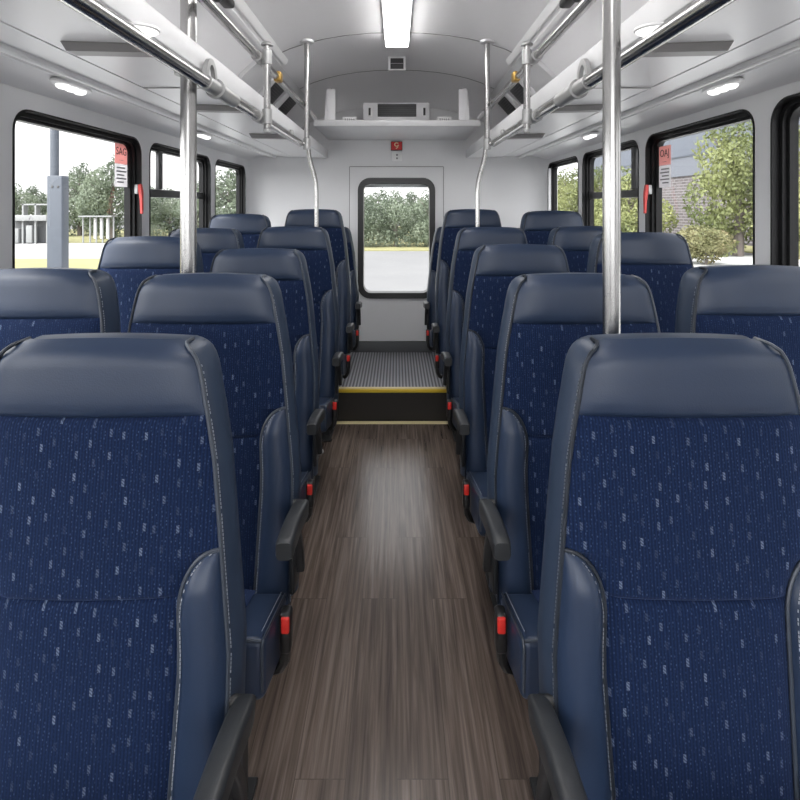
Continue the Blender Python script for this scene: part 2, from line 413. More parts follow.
# end caps as strips
for z in (0, 2.5):
    V = [(x, y, z) for x, y in inner] + [(x, YR+.08, z) for x, y in inner]
    k = len(inner); rw.add(V, [(i, i+1, k+i+1, k+i) for i in range(k-1)])
bmx = rw
wo = bmx.build('wall_rear', 'wall'); tag(wo, 'white rear wall of the bus around the emergency door', 'wall', None, 'structure')
me = wo.data; bm = bmesh.new(); bm.from_mesh(me); bmesh.ops.remove_doubles(bm, verts=bm.verts, dist=.0005); bmesh.ops.holes_fill(bm, edges=bm.edges); bmesh.ops.recalc_face_normals(bm, faces=bm.faces); bm.to_mesh(me); bm.free()
mpr = lambda u, v, q: Vector((u, q, v))
DX0, DX1, DZ0, DZ1 = -.384, .376, .30, 1.718
WX0, WX1, WZ0, WZ1 = -.318, .310, .649, 1.629
cut(wo, MB().prism(rrect(WX0+.03, WX1-.03, WZ0+.03, WZ1-.03, .09), mpr, YR-.3, YR+.3).build('cutter', 'wall'))
dr = empty('door_1', (0, YR, DZ0), 'white rear emergency door with a black gasketed window', 'door', None, 'structure')
ds = MB().box(((DX0+DX1)/2, YR-.007, (DZ0+DZ1)/2), (DX1-DX0, .012, DZ1-DZ0), .003).build('door_panel', 'wall')
cut(ds, MB().prism(rrect(WX0+.03, WX1-.03, WZ0+.03, WZ1-.03, .09), mpr, YR-.3, YR+.3).build('cutter', 'wall'))
ds.data.transform(Matrix.Translation((0, -YR, -DZ0))); ds.parent = dr
fr = MB().ring(rrect(DX0-.006, DX1+.006, DZ0, DZ1+.006, .008, 3), rrect(DX0-.001, DX1+.001, DZ0+.002, DZ1+.001, .006, 3), lambda u, v, q: Vector((u, q-YR, v-DZ0)), YR-.006, YR-.0005)
fr.build('door_gap', 'brace', dr)
md = lambda u, v, q: Vector((u, q-YR, v-DZ0))
g = MB().ring(rrect(WX0, WX1, WZ0, WZ1, .10), rrect(WX0+.046, WX1-.046, WZ0+.046, WZ1-.046, .06), md, YR-.030, YR-.014)
g.ring(rrect(WX0+.031, WX1-.031, WZ0+.031, WZ1-.031, .088), rrect(WX0+.046, WX1-.046, WZ0+.046, WZ1-.046, .06), md, YR-.016, YR+.07)
g.build('window_gasket', 'black', dr)
MB().prism(rrect(WX0+.04, WX1-.04, WZ0+.04, WZ1-.04, .065), md, YR+.02, YR+.026).build('pane', 'glass', dr)
MB().box(((WX0+WX1)/2, .045, WZ1-.046-.016-DZ0), (WX1-WX0-.10, .03, .03), .004).build('visor_strip', 'pod', dr)
struct('baseboard_rear', MB().box((0, YR-.012, (ZP+.298)/2+.002), (1.4, .022, .298-ZP-.004), .003), 'base', 'dark grey cove base below the rear door', 'baseboard')

# front end (behind the viewer): bulkhead with windscreen
fw = MB().box((0, YF-.035, 1.23), (2*HW+.14, .07, 2.56)).build('wall_front', 'wall'); tag(fw, 'front bulkhead of the bus around the windscreen', 'wall', None, 'structure')
cut(fw, MB().prism(rrect(-1.12, 1.12, .55, 2.2, .12), mpr, YF-.3, YF+.3).build('cutter', 'wall'))
wn += 1
we = empty('window_%d' % wn, (0, YF, .55), 'wide front windscreen in a black frame', 'window', None, 'structure')
mf = lambda u, v, q: Vector((u, q-YF, v-.55))
MB().ring(rrect(-1.1195, 1.1195, .5505, 2.1995, .12), rrect(-1.08, 1.08, .59, 2.16, .09), mf, YF-.05, YF-.01).build('window_frame', 'blackgloss', we)
MB().prism(rrect(-1.085, 1.085, .585, 2.165, .095), mf, YF-.034, YF-.028).build('pane', 'glass', we)

# ceiling: curved section swept along the bus
half = [(0, 2.40), (.15, 2.396), (.30, 2.382), (.42, 2.362), (.52, 2.338), (.62, 2.305), (.72, 2.258), (.80, 2.205), (.87, 2.14), (.93, 2.06), (.98, 1.97), (1.01, 1.88), (1.02, 1.79)]
def ceil_z(x):
    x = abs(x)
    for (x0, z0), (x1, z1) in zip(half, half[1:]):
        if x0 <= x <= x1: return z0+(z1-z0)*(x-x0)/(x1-x0)
    return 1.8
prof = [(-x, z) for x, z in half[::-1]] + half[1:]
ce = MB(); ys = [YF, 0, 1.5, 3.0, 3.80, 3.88, 3.95, 4.02, 4.08, 4.13, 4.17, 4.205]
nP = len(prof)
def rear_scale(y):
    if y <= 3.80: return 0
    q = (y-3.80)/(4.24-3.80); return 1-math.sqrt(max(0, 1-q*q))
V = []
for y in ys:
    k = rear_scale(y)
    for x, z in prof: V.append((x, y, z - .30*k*max(0, min(1, (z-1.9)/.3))))
for y in ys:
    for x, z in prof: V.append((x*1.08, y, z+.05))
Fc = []
L = len(ys)*nP
for i in range(len(ys)-1):
    for j in range(nP-1):
        a = i*nP+j; Fc.append((a, a+1, a+nP+1, a+nP)); a += L; Fc.append((a, a+nP, a+nP+1, a+1))
for j in range(nP-1):
    Fc.append((j, L+j, L+j+1, j+1)); a = (len(ys)-1)*nP+j; Fc.append((a, a+1, L+a+1, L+a))
for i in range(len(ys)-1):
    for j in (0, nP-1):
        a = i*nP+j; Fc.append((a, a+nP, L+a+nP, L+a))
ce.add(V, Fc)
struct('ceiling', ce, 'ceil', 'glossy white curved ceiling over the aisle', 'ceiling', angle=50)
# outer roof skin closes the shell
struct('trim_2', MB().box((0, (YF+YR)/2, 2.53), (2*HW+.2, YR-YF+.3, .05)), 'wall', 'outer roof skin above the ceiling', 'roof', False)
for sd, nm in ((-1, 'left'), (1, 'right')):
    struct('trim_%d' % (3 if sd < 0 else 4), MB().box((sd*(HW+.06), (YF+YR)/2, 2.16), (.04, YR-YF+.2, .72)), 'wall', 'outer %s roof side skin' % nm, 'roof', False)
# seams over the ceiling
for k, y in enumerate((2.97, 3.79)):
    pts = [(x, y, z-.0005) for x, z in prof if abs(x) < .84]
    struct('trim_%d' % (5+k), MB().sweep(pts, [(-.003, -.002), (.003, -.002), (.003, .002), (-.003, .002)]), 'brace', 'thin dark seam across the ceiling, %s' % ('in front of the vent' if k == 0 else 'nearest the rear wall'), 'seam')
tn = 7
for sd, nm in ((-1, 'left'), (1, 'right')):
    yc, yl = (YF+YR)/2, YR-YF-.01
    yl2 = YR-YF-.01
    mpx = lambda u, v, q: Vector((sd*u, q, v))
    struct('trim_%d' % tn, MB().prism([(.856, 1.797), (.985, 1.807), (.985, 1.822), (.856, 1.812)], mpx, YF, YR-.004), 'rack', 'flat white duct panel along the %s edge of the luggage rack' % nm, 'panel', False); tn += 1
    pv = [(1.0, 1.806), (1.05, 1.812), (1.10, 1.808), (1.15, 1.796), (1.199, 1.774)]
    struct('trim_%d' % tn, MB().prism(pv + [(x, z+.02) for x, z in pv[::-1]], mpx, YF, YR-.004), 'ceil', 'glossy lamp cove above the %s windows' % nm, 'panel', angle=50); tn += 1
    ml = MB()
    ml.prism([(.984, 1.794), (.990, 1.790), (1.002, 1.790), (1.006, 1.796), (1.004, 1.812), (.984, 1.812)], mpx, YF, YR-.006)
    struct('trim_%d' % tn, ml, 'white', 'moulding painted highlight-white along the %s lamp cove' % nm, 'moulding', angle=30); tn += 1  # white in place of aluminium paints the highlight along the strip

# ------------------------------------------------------------------ overhead racks, rails and poles
for sd, nm in ((-1, 'left'), (1, 'right')):
    rk = empty('luggage_rack', (sd*.70, 1.3, 1.79), 'white overhead luggage rack along the %s side above the windows' % nm, 'luggage rack', 'overhead luggage racks')
    lo = lambda u, v, q: Vector((sd*(u-.70), q-1.3, v-1.79))
    MB().prism([(.570, 1.790), (.852, 1.799), (.852, 1.809), (.570, 1.800)], lo, YF+.02, YR-.02).build('shelf', 'rack', rk, False)
    MB().prism(rrect(.560, .569, 1.788, 1.857, .004, 3), lo, YF+.02, YR-.02).build('lip', 'pod', rk)
    for y in (-.3, .48, 1.26, 2.03, 2.84):
        b = MB(); b.prism([(.572, 1.768), (.795, 1.773), (.81, 1.797), (.572, 1.789)], lo, y-.02, y+.02)
        b.build('cross_brace', 'brace', rk, False)
    MB().box((sd*(.71-.70), 1.72-1.3, 1.7935-1.79), (.27, .006, .003)).build('shelf_seam', 'brace', rk, False)

    # ceiling channel
    zc_ = ceil_z(.69)
    ch = empty('ceiling_channel', (sd*.69, 1.3, zc_), 'clear white channel running along the ceiling above the %s rail' % nm, 'channel', 'ceiling channels')
    c = MB()
    pr = [(.66, ceil_z(.66)-.001), (.668, ceil_z(.66)-.022), (.682, ceil_z(.68)-.024), (.688, ceil_z(.69)-.008), (.700, ceil_z(.70)-.008), (.706, ceil_z(.70)-.026), (.722, ceil_z(.72)-.026), (.728, ceil_z(.728)-.001)]
    c.prism(pr, lambda u, v, q: Vector((sd*(u-.69), q-1.3, v-zc_)), -1.2, 3.13)
    c.build('channel', 'white', ch, angle=30)
    b = MB().box((0, 2.06-1.3, -.045), (.05, .13, .035), .012).box((sd*.012, 1.99-1.3, -.06), (.045, .05, .045), .015)
    tag(b.build('clip', 'black', ch), 'black clip')

    # hand rail
    RX, RZ, UZ = .545, 1.752, 1.985
    YE = 2.93
    hr = empty('overhead_handrail', (sd*RX, 1.3, RZ), 'polished steel double handrail under the %s luggage rack' % nm, 'handrail', 'overhead handrails')
    MB().tube([(0, -1.4-1.3, 0), (0, 1-1.3, 0), (0, YE-.03-1.3, 0)], .0185, 16).build('lower_rail', 'steel', hr)
    u = MB().tube([(0, -1.4-1.3, UZ-RZ), (0, 1-1.3, UZ-RZ), (0, 3.42-1.3, UZ-RZ)], .0165, 16)
    u.lathe((0, 0, 0), [(0, 0), (0, 0)], 3)
    u.build('upper_rail', 'steel', hr)
    hy = 2.03-1.3
    hg = MB().tube([(sd*-.034, hy, -.06), (sd*-.034, hy, .280)], .0135, 14).build('hanger_post', 'steel', hr)
    for zz, rr in ((0, .024), (UZ-RZ, .022)):
        cl = MB()
        cl.tube([(0, hy-.03, zz), (0, hy+.03, zz)], rr, 14)
        cl.tube([(sd*-.034, hy, zz-.028), (sd*-.034, hy, zz+.028)], .019, 14)
        cl.box((sd*-.018, hy, zz), (.03, .03, .03), .006)
        tag(cl.build('clamp', 'zinc', hr), 'grey clamp')
    cl = MB(); cl.lathe((sd*-.034, hy, .278), [(0, 0), (.024, .001), (.024, .006), (.014, .014), (0, .015)], 16)
    cl.build('post_cap', 'zinc', hr)
    cl = MB(); cl.lathe((sd*-.034, hy, -.066), [(0, 0), (.012, .002), (.015, .010), (.013, .02)], 14)
    cl.build('post_tip', 'zinc', hr)
    tag(MB().box((sd*-.006, 2.34-1.3, UZ-RZ-.0), (.034, .05, .045), .008).build('latch', 'brass', hr), 'brass latch')
    # sleeve with loop hook near the grab pole
    sl = MB().tube([(0, 1.56-1.3, 0), (0, 1.72-1.3, 0)], .0235, 16)
    sl.tube([(0, 1.545-1.3, 0), (0, 1.56-1.3, 0)], .030, 16)
    sl.build('sleeve', 'zinc', hr)
    lpz = []
    for k in range(15):
        a = PI*1.15*k/14 - .2
        lpz.append((sd*-.002, 1.50-1.3+.035*math.cos(a), .012+.055*math.sin(a)))
    lk = MB().sweep(lpz, [(.009, .006), (-.009, .006), (-.009, -.006), (.009, -.006)])
    lk.tube([(0, 1.46-1.3, 0), (0, 1.545-1.3, 0)], .0225, 16)
    lk.build('hook', 'zinc', hr)
    # rail foot at the front bulkhead + bracket straps into the lip
    for y in (-.9, .7, 2.7):
        bk = MB().box((sd*.0055, y-1.3, .027), (.017, .03, .04), .004)
        bk.build('bracket', 'zinc', hr)

    # far stanchion with an S bend
    X0, X1 = .512, .457
    stn = empty('stanchion_pole', (sd*X1, YE, 0), 'thin steel stanchion with a bent top at the far end of the %s handrail' % nm, 'pole', 'bent stanchions by the raised floor')
    p = [(sd*(X0-X1), 0, ceil_z(X0)-.004), (sd*(X0-X1), 0, RZ+.02), (sd*(X0-X1), 0, RZ-.02)]
    MB().tube(p, .0150, 16).build('upper_pole', 'steel', stn)
    p = [(sd*(RX-X1), -.03, RZ), (sd*(RX-X1-.016), -.012, RZ), (sd*(X0-X1-.004), -.002, RZ-.006), (sd*(X0-X1-.010), 0, RZ-.03), (sd*(X0-X1-.014), 0, RZ-.07), (sd*(X0-X1-.026), 0, RZ-.12), (sd*.012, 0, RZ-.175), (sd*.003, 0, RZ-.22), (0, 0, RZ-.27), (0, 0, 1.2), (0, 0, .6), (0, 0, .012)]
    MB().tube(p, .0120, 16).build('lower_pole', 'steel', stn)
    MB().lathe((sd*(X0-X1), 0, ceil_z(X0)-.016), [(0, 0), (.038, .0), (.042, .006), (.042, .014), (0, .014)], 20).build('ceiling_flange', 'alu', stn)
    MB().lathe((0, 0, 0), [(.0, .001), (.04, .001), (.04, .008), (.018, .014), (.016, .03)], 20).build('floor_flange', 'alu', stn)
    MB().tube([(sd*(X0-X1), 0, RZ-.03), (sd*(X0-X1), 0, RZ+.03)], .021, 16).build('joint', 'zinc', stn)

for (x, y, r, nm, wh) in ((-.600, 1.485, .0225, 'left', 'behind the second aisle seat'), (.4125, .992, .0165, 'right', 'behind the nearest aisle seat')):
    gp = empty('grab_pole', (x, y, 0), 'tall steel grab pole from floor to ceiling on the %s, %s' % (nm, wh), 'pole', 'near grab poles')
    MB().tube([(0, 0, .01), (0, 0, 1.2), (0, 0, ceil_z(x)-.006)], r, 24).build('pole', 'steel', gp)
    if x < 0: MB().lathe((0, 0, 1.776), [(r+.0005, 0), (r*1.7, 0), (r*1.7, .012), (r+.0005, .012)], 24).build('collar', 'zinc', gp)
    MB().lathe((0, 0, 0), [(0, .001), (r*2.2, .001), (r*2.2, .007), (r*1.2, .014), (r*1.02, .03)], 24).build('floor_flange', 'alu', gp)
    MB().lathe((0, 0, ceil_z(x)-.020), [(0, 0), (r*2, 0), (r*2.2, .006), (r*2.2, .012), (0, .012)], 24).build('ceiling_flange', 'alu', gp)

# ------------------------------------------------------------------ lamps
lp_ = empty('ceiling_light', (0, 1.2, 2.385), 'long white ceiling light panel down the middle of the ceiling', 'light')
MB().box((0, -.05, -.006), (.146, 3.84, .034), .006).build('housing', 'white', lp_)
MB().box((0, -.05, -.034), (.132, 3.80, .026), .006).build('diffuser', 'ledpanel', lp_)
for sd, nm in ((-1, 'left'), (1, 'right')):
    for k, (y, wh) in enumerate(((.55, 'nearest the front'), (1.72, 'above the large window'), (2.90, 'farther back by the rear windows'))):
        if k == 0: continue
        o = empty('oblong_light', (sd*1.085, y, 1.807), 'small oblong white courtesy light in the %s cove, %s' % (nm, wh), 'light', 'oblong cove lights')
        MB().lathe((0, 0, 0), [(0, .0), (.062, .0), (.068, -.006), (.066, -.012), (.056, -.014), (0, -.014)], 28, sx=.55, sy=1.45).build('bezel', 'white', o)
        d = MB()
        for q in (-1, 0, 1): d.lathe((0, q*.045, -.014), [(.0205, 0), (.019, -.007), (.012, -.012), (0, -.0135)], 16)
        d.build('lens', 'ledsmall', o)
    o = empty('dome_light', (sd*.553, 1.12, 1.7875), 'round white dome light under the front of the %s luggage rack' % nm, 'light', 'dome lights')
    MB().lathe((0, 0, 0), [(0, 0), (.035, 0), (.036, -.005), (.033, -.008)], 28).build('bezel', 'white', o)
    MB().lathe((0, 0, 0), [(.032, -.006), (.028, -.011), (.017, -.014), (0, -.015)], 28).build('lens', 'ledsmall', o)

# ------------------------------------------------------------------ rear header shelf and what sits there
hd = empty('rear_header_shelf', (0, 3.84, 1.94), 'white header shelf across the rear above the emergency door', 'shelf')
MB().box((0, 0, .018), (1.12, .74, .036), .004).build('shelf', 'rack', hd)
MB().box((0, -.368, .018), (1.12, .008, .040), .002).build('front_edge', 'pod', hd)
ac = empty('air_unit', (0, 3.93, 1.977), 'white air unit with a dark slotted grille on the rear header shelf', 'air unit')
MB().box((-.005, .06, .10), (.50, .24, .20), .012).build('cabinet', 'rack', ac)
gv = MB().box((0, -.061, .140), (.29, .006, .095), .002).build('grille', 'vent', ac)
sl = MB()
for k in range(6): sl.box((0, -.0645, .103+k*.0148), (.285, .003, .002))
sl.build('slat', 'dark', gv, False)
ct = MB()
for x in (-.20, .20):
    ct.box((x, -.062, .13), (.034, .006, .075), .003)
ct.build('side_plate', 'white', ac)
for x in (-.205, .205):
    sw = MB()
    for k in range(3): sw.box((x, -.067, .11+k*.02), (.014, .006, .010), .001)
    sw.box((x, -.0655, .13), (.016, .002, .056))
    sw.build('switch', 'vent', ac)
for sd, nm in ((-1, 'left'), (1, 'right')):
    fb = empty('fin_bracket', (sd*.49, 3.72, 1.977), 'upright white fin bracket on the %s of the rear header shelf' % nm, 'bracket', 'fin brackets')
    m = MB().prism([(-.14, .001), (.10, .001), (.16, .27), (.06, .29), (-.06, .24), (-.12, .12)], lambda u, v, q: Vector((q, u, v)), -.012, .012)
    m.build('fin', 'rack', fb, False)
    MB().box((sd*-.030, -.120, .12), (.06, .014, .236), .004).build('flange', 'rack', fb)
    pl = empty('label_plate', (sd*.335, 3.66, 1.977), 'small plate with dark marks lying on the header shelf %s of the air unit' % nm, 'plate', 'header plates')
    MB().box((0, 0, .028), (.10, .02, .054), .003).build('plate', 'white', pl)
    mk = MB()
    for k in range(5): mk.box((-.03+k*.015, -.0105, .034), (.008, .002, .016))
    mk.build('mark', 'inkgrey', pl, False)
sn = empty('ceiling_sensor', (0, 3.52, 2.398), 'small boxed sensor with a dark face on the ceiling behind the light panel', 'sensor')
MB().prism([(-.07, .006), (.07, .006), (.07, -.025), (-.05, -.090), (-.07, -.090)], lambda u, v, q: Vector((q, u, v)), -.058, .058).build('housing', 'white', sn, False)
MB().box((0, -.0715, -.046), (.088, .006, .072), .003).build('dark_face', 'vent', sn)
MB().box((0, -.0755, -.046), (.084, .004, .002)).build('bar', 'pod', sn, False)
ex = empty('alarm_sign', (0, YR-.001, 1.888), 'small red sign with a pale symbol on the rear wall above the emergency door', 'sign')
MB().box((-.003, -.014, 0), (.094, .026, .074), .004).build('housing', 'ink', ex)
MB().box((-.003, -.029, 0), (.086, .004, .064), .001).build('face', 'redsign', ex)
sy = MB()
pts = [(-.003+.016*math.cos(2*PI*k/16+.6), -.0325, .010+.014*math.sin(2*PI*k/16+.6)) for k in range(15)]
sy.tube(pts, .0042, 8); sy.tube([(.008, -.0325, .006), (.006, -.0325, -.012), (-.008, -.0325, -.022)], .004, 8)
sy.build('symbol', 'cream', ex)
sp_ = empty('switch_plate', (0, YR-.001, 1.802), 'small white switch plate under the red sign', 'switch')
MB().box((0, -.005, 0), (.086, .008, .072), .003).build('plate', 'white', sp_)
MB().box((0, -.012, .014), (.014, .008, .014), .002).box((0, -.012, -.014), (.014, .008, .014), .002).build('toggle', 'inkgrey', sp_)

# vent pods on the rear cove
for sd, nm in ((-1, 'left'), (1, 'right')):
    pe = empty('vent_pod', (sd*.80, 3.45, 2.1), 'grey cove pod with two dark square vents at the rear %s' % nm, 'vent', 'rear vent pods')
    cp = MB(); idx = [(x, z) for x, z in half if .70 < x < 1.0]
    V = []
    yy = [2.86, 2.865, 4.05]
    for y in yy:
        for x, z in idx: V.append((sd*(x-(.001 if y == 2.86 else .020)) - sd*.80, y-3.45, z-(.001 if y == 2.86 else .014)-2.1))
    nI = len(idx); cp.add(V, [(i*nI+j, i*nI+j+1, (i+1)*nI+j+1, (i+1)*nI+j) for i in range(2) for j in range(nI-1)])
    cp.build('cove_shade_panel', 'pod', pe, angle=60)  # grey panel paints in the shade on the rear part of the cove
    for k, y in enumerate((3.36, 3.78)):
        cx, cz = .836, 2.135
        nrm = Vector((-sd*.74, 0, -.67)); t = Vector((0, 1, 0)); bq = nrm.cross(t)
        mx = Matrix((( t.x, bq.x, nrm.x, 0), (t.y, bq.y, nrm.y, 0), (t.z, bq.z, nrm.z, 0), (0, 0, 0, 1)))
        c = Vector((sd*(cx-.80), y-3.45, cz-2.1))
        hs = MB().box(c, (.30, .215, .05), .02, 4, mx=mx).build('vent_housing', 'pod', pe)
        MB().box(c+nrm*.026, (.235, .165, .008), .003, mx=mx).build('vent_grille', 'vent', hs)
        s2 = MB()
        for q in range(9): s2.box(c+nrm*.031+bq*(-.07+q*.0175), (.23, .004, .004), mx=mx)
        s2.build('vent_slat', 'dark', hs, False)

# ------------------------------------------------------------------ seats
HWT = [(-.1, .120), (0, .138), (.003, .149), (.008, .159), (.016, .168), (.028, .175), (.045, .181), (.075, .187), (.129, .196), (.20, .204), (.27, .2065), (.36, .208), (.45, .209), (.6, .209), (1.2, .208)]
def hw(t, sg=-1):
    w = hw0(t)
    if sg > 0 and t > .10: w += .035*min(1, (t-.10)/.40)**1.2
    return w
def hw0(t):
    for (a, b), (c, d) in zip(HWT, HWT[1:]):
        if a <= t <= c: return b+(d-b)*(t-a)/(c-a)
    return .214
def GI(sg): return .0115 if sg > 0 else .003        # inset of the front panels from the widest line of the back
HB, BT, BC = .126, .336, .10          # headrest height, bolster start, bolster corner height
def ib(t, sg=-1, ai=1):
    if t <= BT: return hw(t, sg)-GI(ai)
    u = min(1, (t-BT)/BC)
    return hw(t, sg)-GI(ai) - .070*math.sqrt(max(0, 1-(1-u)**2)) - .012*max(0, (t-BT-BC)/.35)

def dashes(mb, pts, step=.0062, ln=.0042, r=.0006):
    pts = [Vector(p) for p in pts]; acc = 0
    for a, b in zip(pts, pts[1:]):
        d = (b-a); L_ = d.length
        if L_ < 1e-6: continue
        t = step-acc if acc else 0
        while t + ln < L_:
            p = a + d*(t/L_); q = a + d*((t+ln)/L_)
            mb.sweep([p, q], [(r, r), (-r, r), (-r, -r), (r, -r)])
            t += step
        acc = (L_-t) % step

def make_seat(label, X, Y, ztop, zc, za, s, yfr, floor=0.0, arm=True, group='rows of navy bus seats'):
    root = empty('bus_seat', (X, Y, floor), label, 'seat', group)
    zt = H-(H-ztop)*(Y+.035)/Y-floor; zl = zc-floor; T = zt-(zl-.05)
    yf = lambda z: -(zt-.13-z)*.115
    def P(x, t, off=0):
        z = zt - t - .006*(x/.14)**2*max(0, 1-t/.1)
        return Vector((x, yf(z) + .012*(x/.2)**2 - off, z))
    # --- backrest shell
    ts = [T, T-.03] + [T-.06-(T-.06-.46)*k/6 for k in range(7)] + [.40, .345, .28, .20, .129, .10, .075, .058, .045, .036, .028, .022, .016, .012, .008, .0055, .003, .0015, 0]
    asd = 1 if X < 0 else -1          # side facing the aisle
    def inset(x, ins):
        if ins > .1: ins = ins*GI(1 if x*asd > 0 else -1)
        return ins
    right = [(hw(t, s), t) for t in ts]; left_ = [(-hw(t, -s), t) for t in ts]
    top = [(hw(0)*(1-2*k/10), 0) for k in range(1, 10)]
    out = right + top + left_[::-1]
    loops = [(.004, 1.3), (.008, 1.0), (.022, .45), (.040, .001), (.058, -.001), (.074, .004), (.084, .014), (.089, .03)]
    sh = MB(); V = []; nO = len(out)
    for yo, ins in loops:
        for x, t in out:
            wt = max(0, 1-t/.12); wb = max(0, 1-(T-t)/.08)
            i_ = inset(x, ins); V.append(P(x*(1-i_/.2), t + .004 + i_*(wt-wb)*.9, -yo))
    Fc = [(i*nO+j, i*nO+j+1, (i+1)*nO+j+1, (i+1)*nO+j) for i in range(len(loops)-1) for j in range(nO-1)]
    Fc += [(i*nO+nO-1, i*nO, (i+1)*nO, (i+1)*nO+nO-1) for i in range(len(loops)-1)]
    sh.add(V, Fc)
    for yo, ins in (loops[0], loops[-1]):
        V = []; m_ = 9
        for (x, t), (xl, _) in zip(right, left_):
            wt = max(0, 1-t/.12); wb = max(0, 1-(T-t)/.08)
            for k in range(m_): ir, il = inset(x, ins), inset(xl, ins); xr_, xl_ = x*(1-ir/.2), xl*(1-il/.2); V.append(P(xr_+(xl_-xr_)*k/(m_-1), t+.004+(ir+(il-ir)*k/(m_-1))*(wt-wb)*.9, -yo))
        sh.add(V, [(i*m_+k, i*m_+k+1, (i+1)*m_+k+1, (i+1)*m_+k) for i in range(len(right)-1) for k in range(m_-1)])
    back = sh.build('backrest', 'vinylside', root, angle=50)
    # --- headrest cushion
    hm = MB(); nx = 28; tl = [0, .002, .005, .009, .014, .02, .03, .045, .06, .08, .1, .115, .122, .126, HB]
    V = []
    for t in tl:
        for k in range(nx+1):
            a = -1+2*k/nx; a = math.copysign(1-(1-abs(a))**1.5, a)
            roll = .024*max(0, 1-t/.036)**2.2
            pf_ = (1-abs(a)**7)*min(1, ((HB-t)/.016))**.5 if t < HB else 0
            V.append(P(a*(hw(t, s if a > 0 else -s)-GI(asd if a > 0 else -asd)), t, .002+.013*pf_-roll*1.0))
    w_ = nx+1
    hm.add(V, [(i*w_+k, i*w_+k+1, (i+1)*w_+k+1, (i+1)*w_+k) for i in range(len(tl)-1) for k in range(nx)])
    hm.build('headrest', 'vinyl', root, angle=80)
    # --- fabric centre
    fm = MB(); ft = [HB, HB+.003, HB+.008, HB+.016, HB+.05, .22, .26, .30, .335, BT, BT+.0005, BT+.002, BT+.005, BT+.01, BT+.016, BT+.024, BT+.034, BT+.046, BT+.058, BT+.063, .400, .404, .408, BT+.082, BT+BC, .48]
    ft = sorted(ft); ft += [.48+(T-.48)*k/6 for k in range(1, 7)]
    V = []
    for t in ft:
        for k in range(nx+1):
            a = -1+2*k/nx; a = math.copysign(1-(1-abs(a))**1.5, a)
            e = min(1, (t-HB)/.014)**.5 * (1-abs(a)**9)
            cr = 1-.75*math.exp(-((t-.404)/.004)**2)
            V.append(P(a*(ib(t, s if a > 0 else -s, asd if a > 0 else -asd)), t, .002+.011*e*cr))
    fm.add(V, [(i*w_+k, i*w_+k+1, (i+1)*w_+k+1, (i+1)*w_+k) for i in range(len(ft)-1) for k in range(nx)])
    ou = random.random()*3
    fm.build('fabric_panel', 'fabric', root, angle=80, uvfn=lambda c: (c.x+5+ou, c.z+ou*2))
    # --- bolsters, piping, stitches
    pip = MB(); stc = MB()
    bt = [BT+BC*q for q in (0, .004, .015, .035, .065, .11, .17, .25, .34, .45, .57, .7, .84, 1)]
    bt += [BT+BC+(T-BT-BC)*k/8 for k in range(1, 9)]
    for sg in (-1, 1):
        bm_ = MB(); V = []; na = 12
        for t in bt:
            x0, x1 = ib(t, sg*s, sg*asd)+.001, hw(t, sg*s)-GI(sg*asd)
            for k in range(na+1):
                a = k/na; a = .5-.5*math.cos(PI*a)
                e = (max(0, 1-abs(2*a-1)**3.2))**.75 * min(1, ((t-BT)/.05))**.6
                V.append(P(sg*(x0+(x1-x0)*a), t, .002+.026*e))
        bm_.add(V, [(i*(na+1)+k, i*(na+1)+k+1, (i+1)*(na+1)+k+1, (i+1)*(na+1)+k) for i in range(len(bt)-1) for k in range(na)])
        bm_.build('bolster', 'vinyl', root, angle=80)
        pip.tube([P(sg*ib(t, sg*s, sg*asd), t, .007) for t in bt], .0032, 7)
        dashes(stc, [P(sg*(ib(t, sg*s, sg*asd)+.007), t, .010+.010*min(1, (t-BT)/.05)) for t in bt[3:]])
        e = [P(sg*(hw(t, sg*s)-GI(sg*asd)+.001), t, .003) for t in ts[:-5]]
        e += [P(sg*(hw(.006)-GI(sg*asd)+.002), .0055, -.004), P(sg*(hw(.003)-GI(sg*asd)+.004), .0035, -.014), P(sg*(hw(.003)-GI(sg*asd)+.004), .0035, -.04)]
        pip.tube(e, .0034, 7)
        dashes(stc, [P(sg*(hw(t, sg*s)-GI(sg*asd)*.80), t+.004, -.0085) for t in ts[:-9]])
        pip.build('piping', 'piping', root); stc.build('stitching', 'thread', root, False)['kind'] = 'stuff'
    # --- cushion
    yr = yf(zl)-.022; ln = yr-yfr; rise = min(.075, .30*ln); th = .125; cw = .212
    shear = lambda y: rise*(yr-y)/ln
    cx_ = s*.012; cw = .224
    cu = MB().box((0, (yr+yfr)/2, zl-th/2), (2*cw, ln, th), .018, 4)
    cu.v = [(x, y, z+shear(y)+.010*(1-(x/cw)**2)*(1 if z > zl-.04 else 0)) for x, y, z in cu.v]
    cb = cu.build('seat_cushion', 'vinyl', root, angle=60); cb.location.x = cx_
    fp = MB(); V = []
    for i in range(9):
        y = yr-.004-(ln-.026)*i/8
        for k in range(9):
            x = -.15+.30*k/8; V.append((x, y, zl+shear(y)+.0100*(1-(x/cw)**2)+.004*(1-(abs(k-4)/4)**6)*(1-(i/8)**8)-.0008))
    fp.add(V, [(i*9+k, i*9+k+1, (i+1)*9+k+1, (i+1)*9+k) for i in range(8) for k in range(8)])
    fp.build('seat_fabric', 'fabric', cb, angle=80, uvfn=lambda c: (c.x+9, c.y+3))
    cp = MB(); st2 = MB()
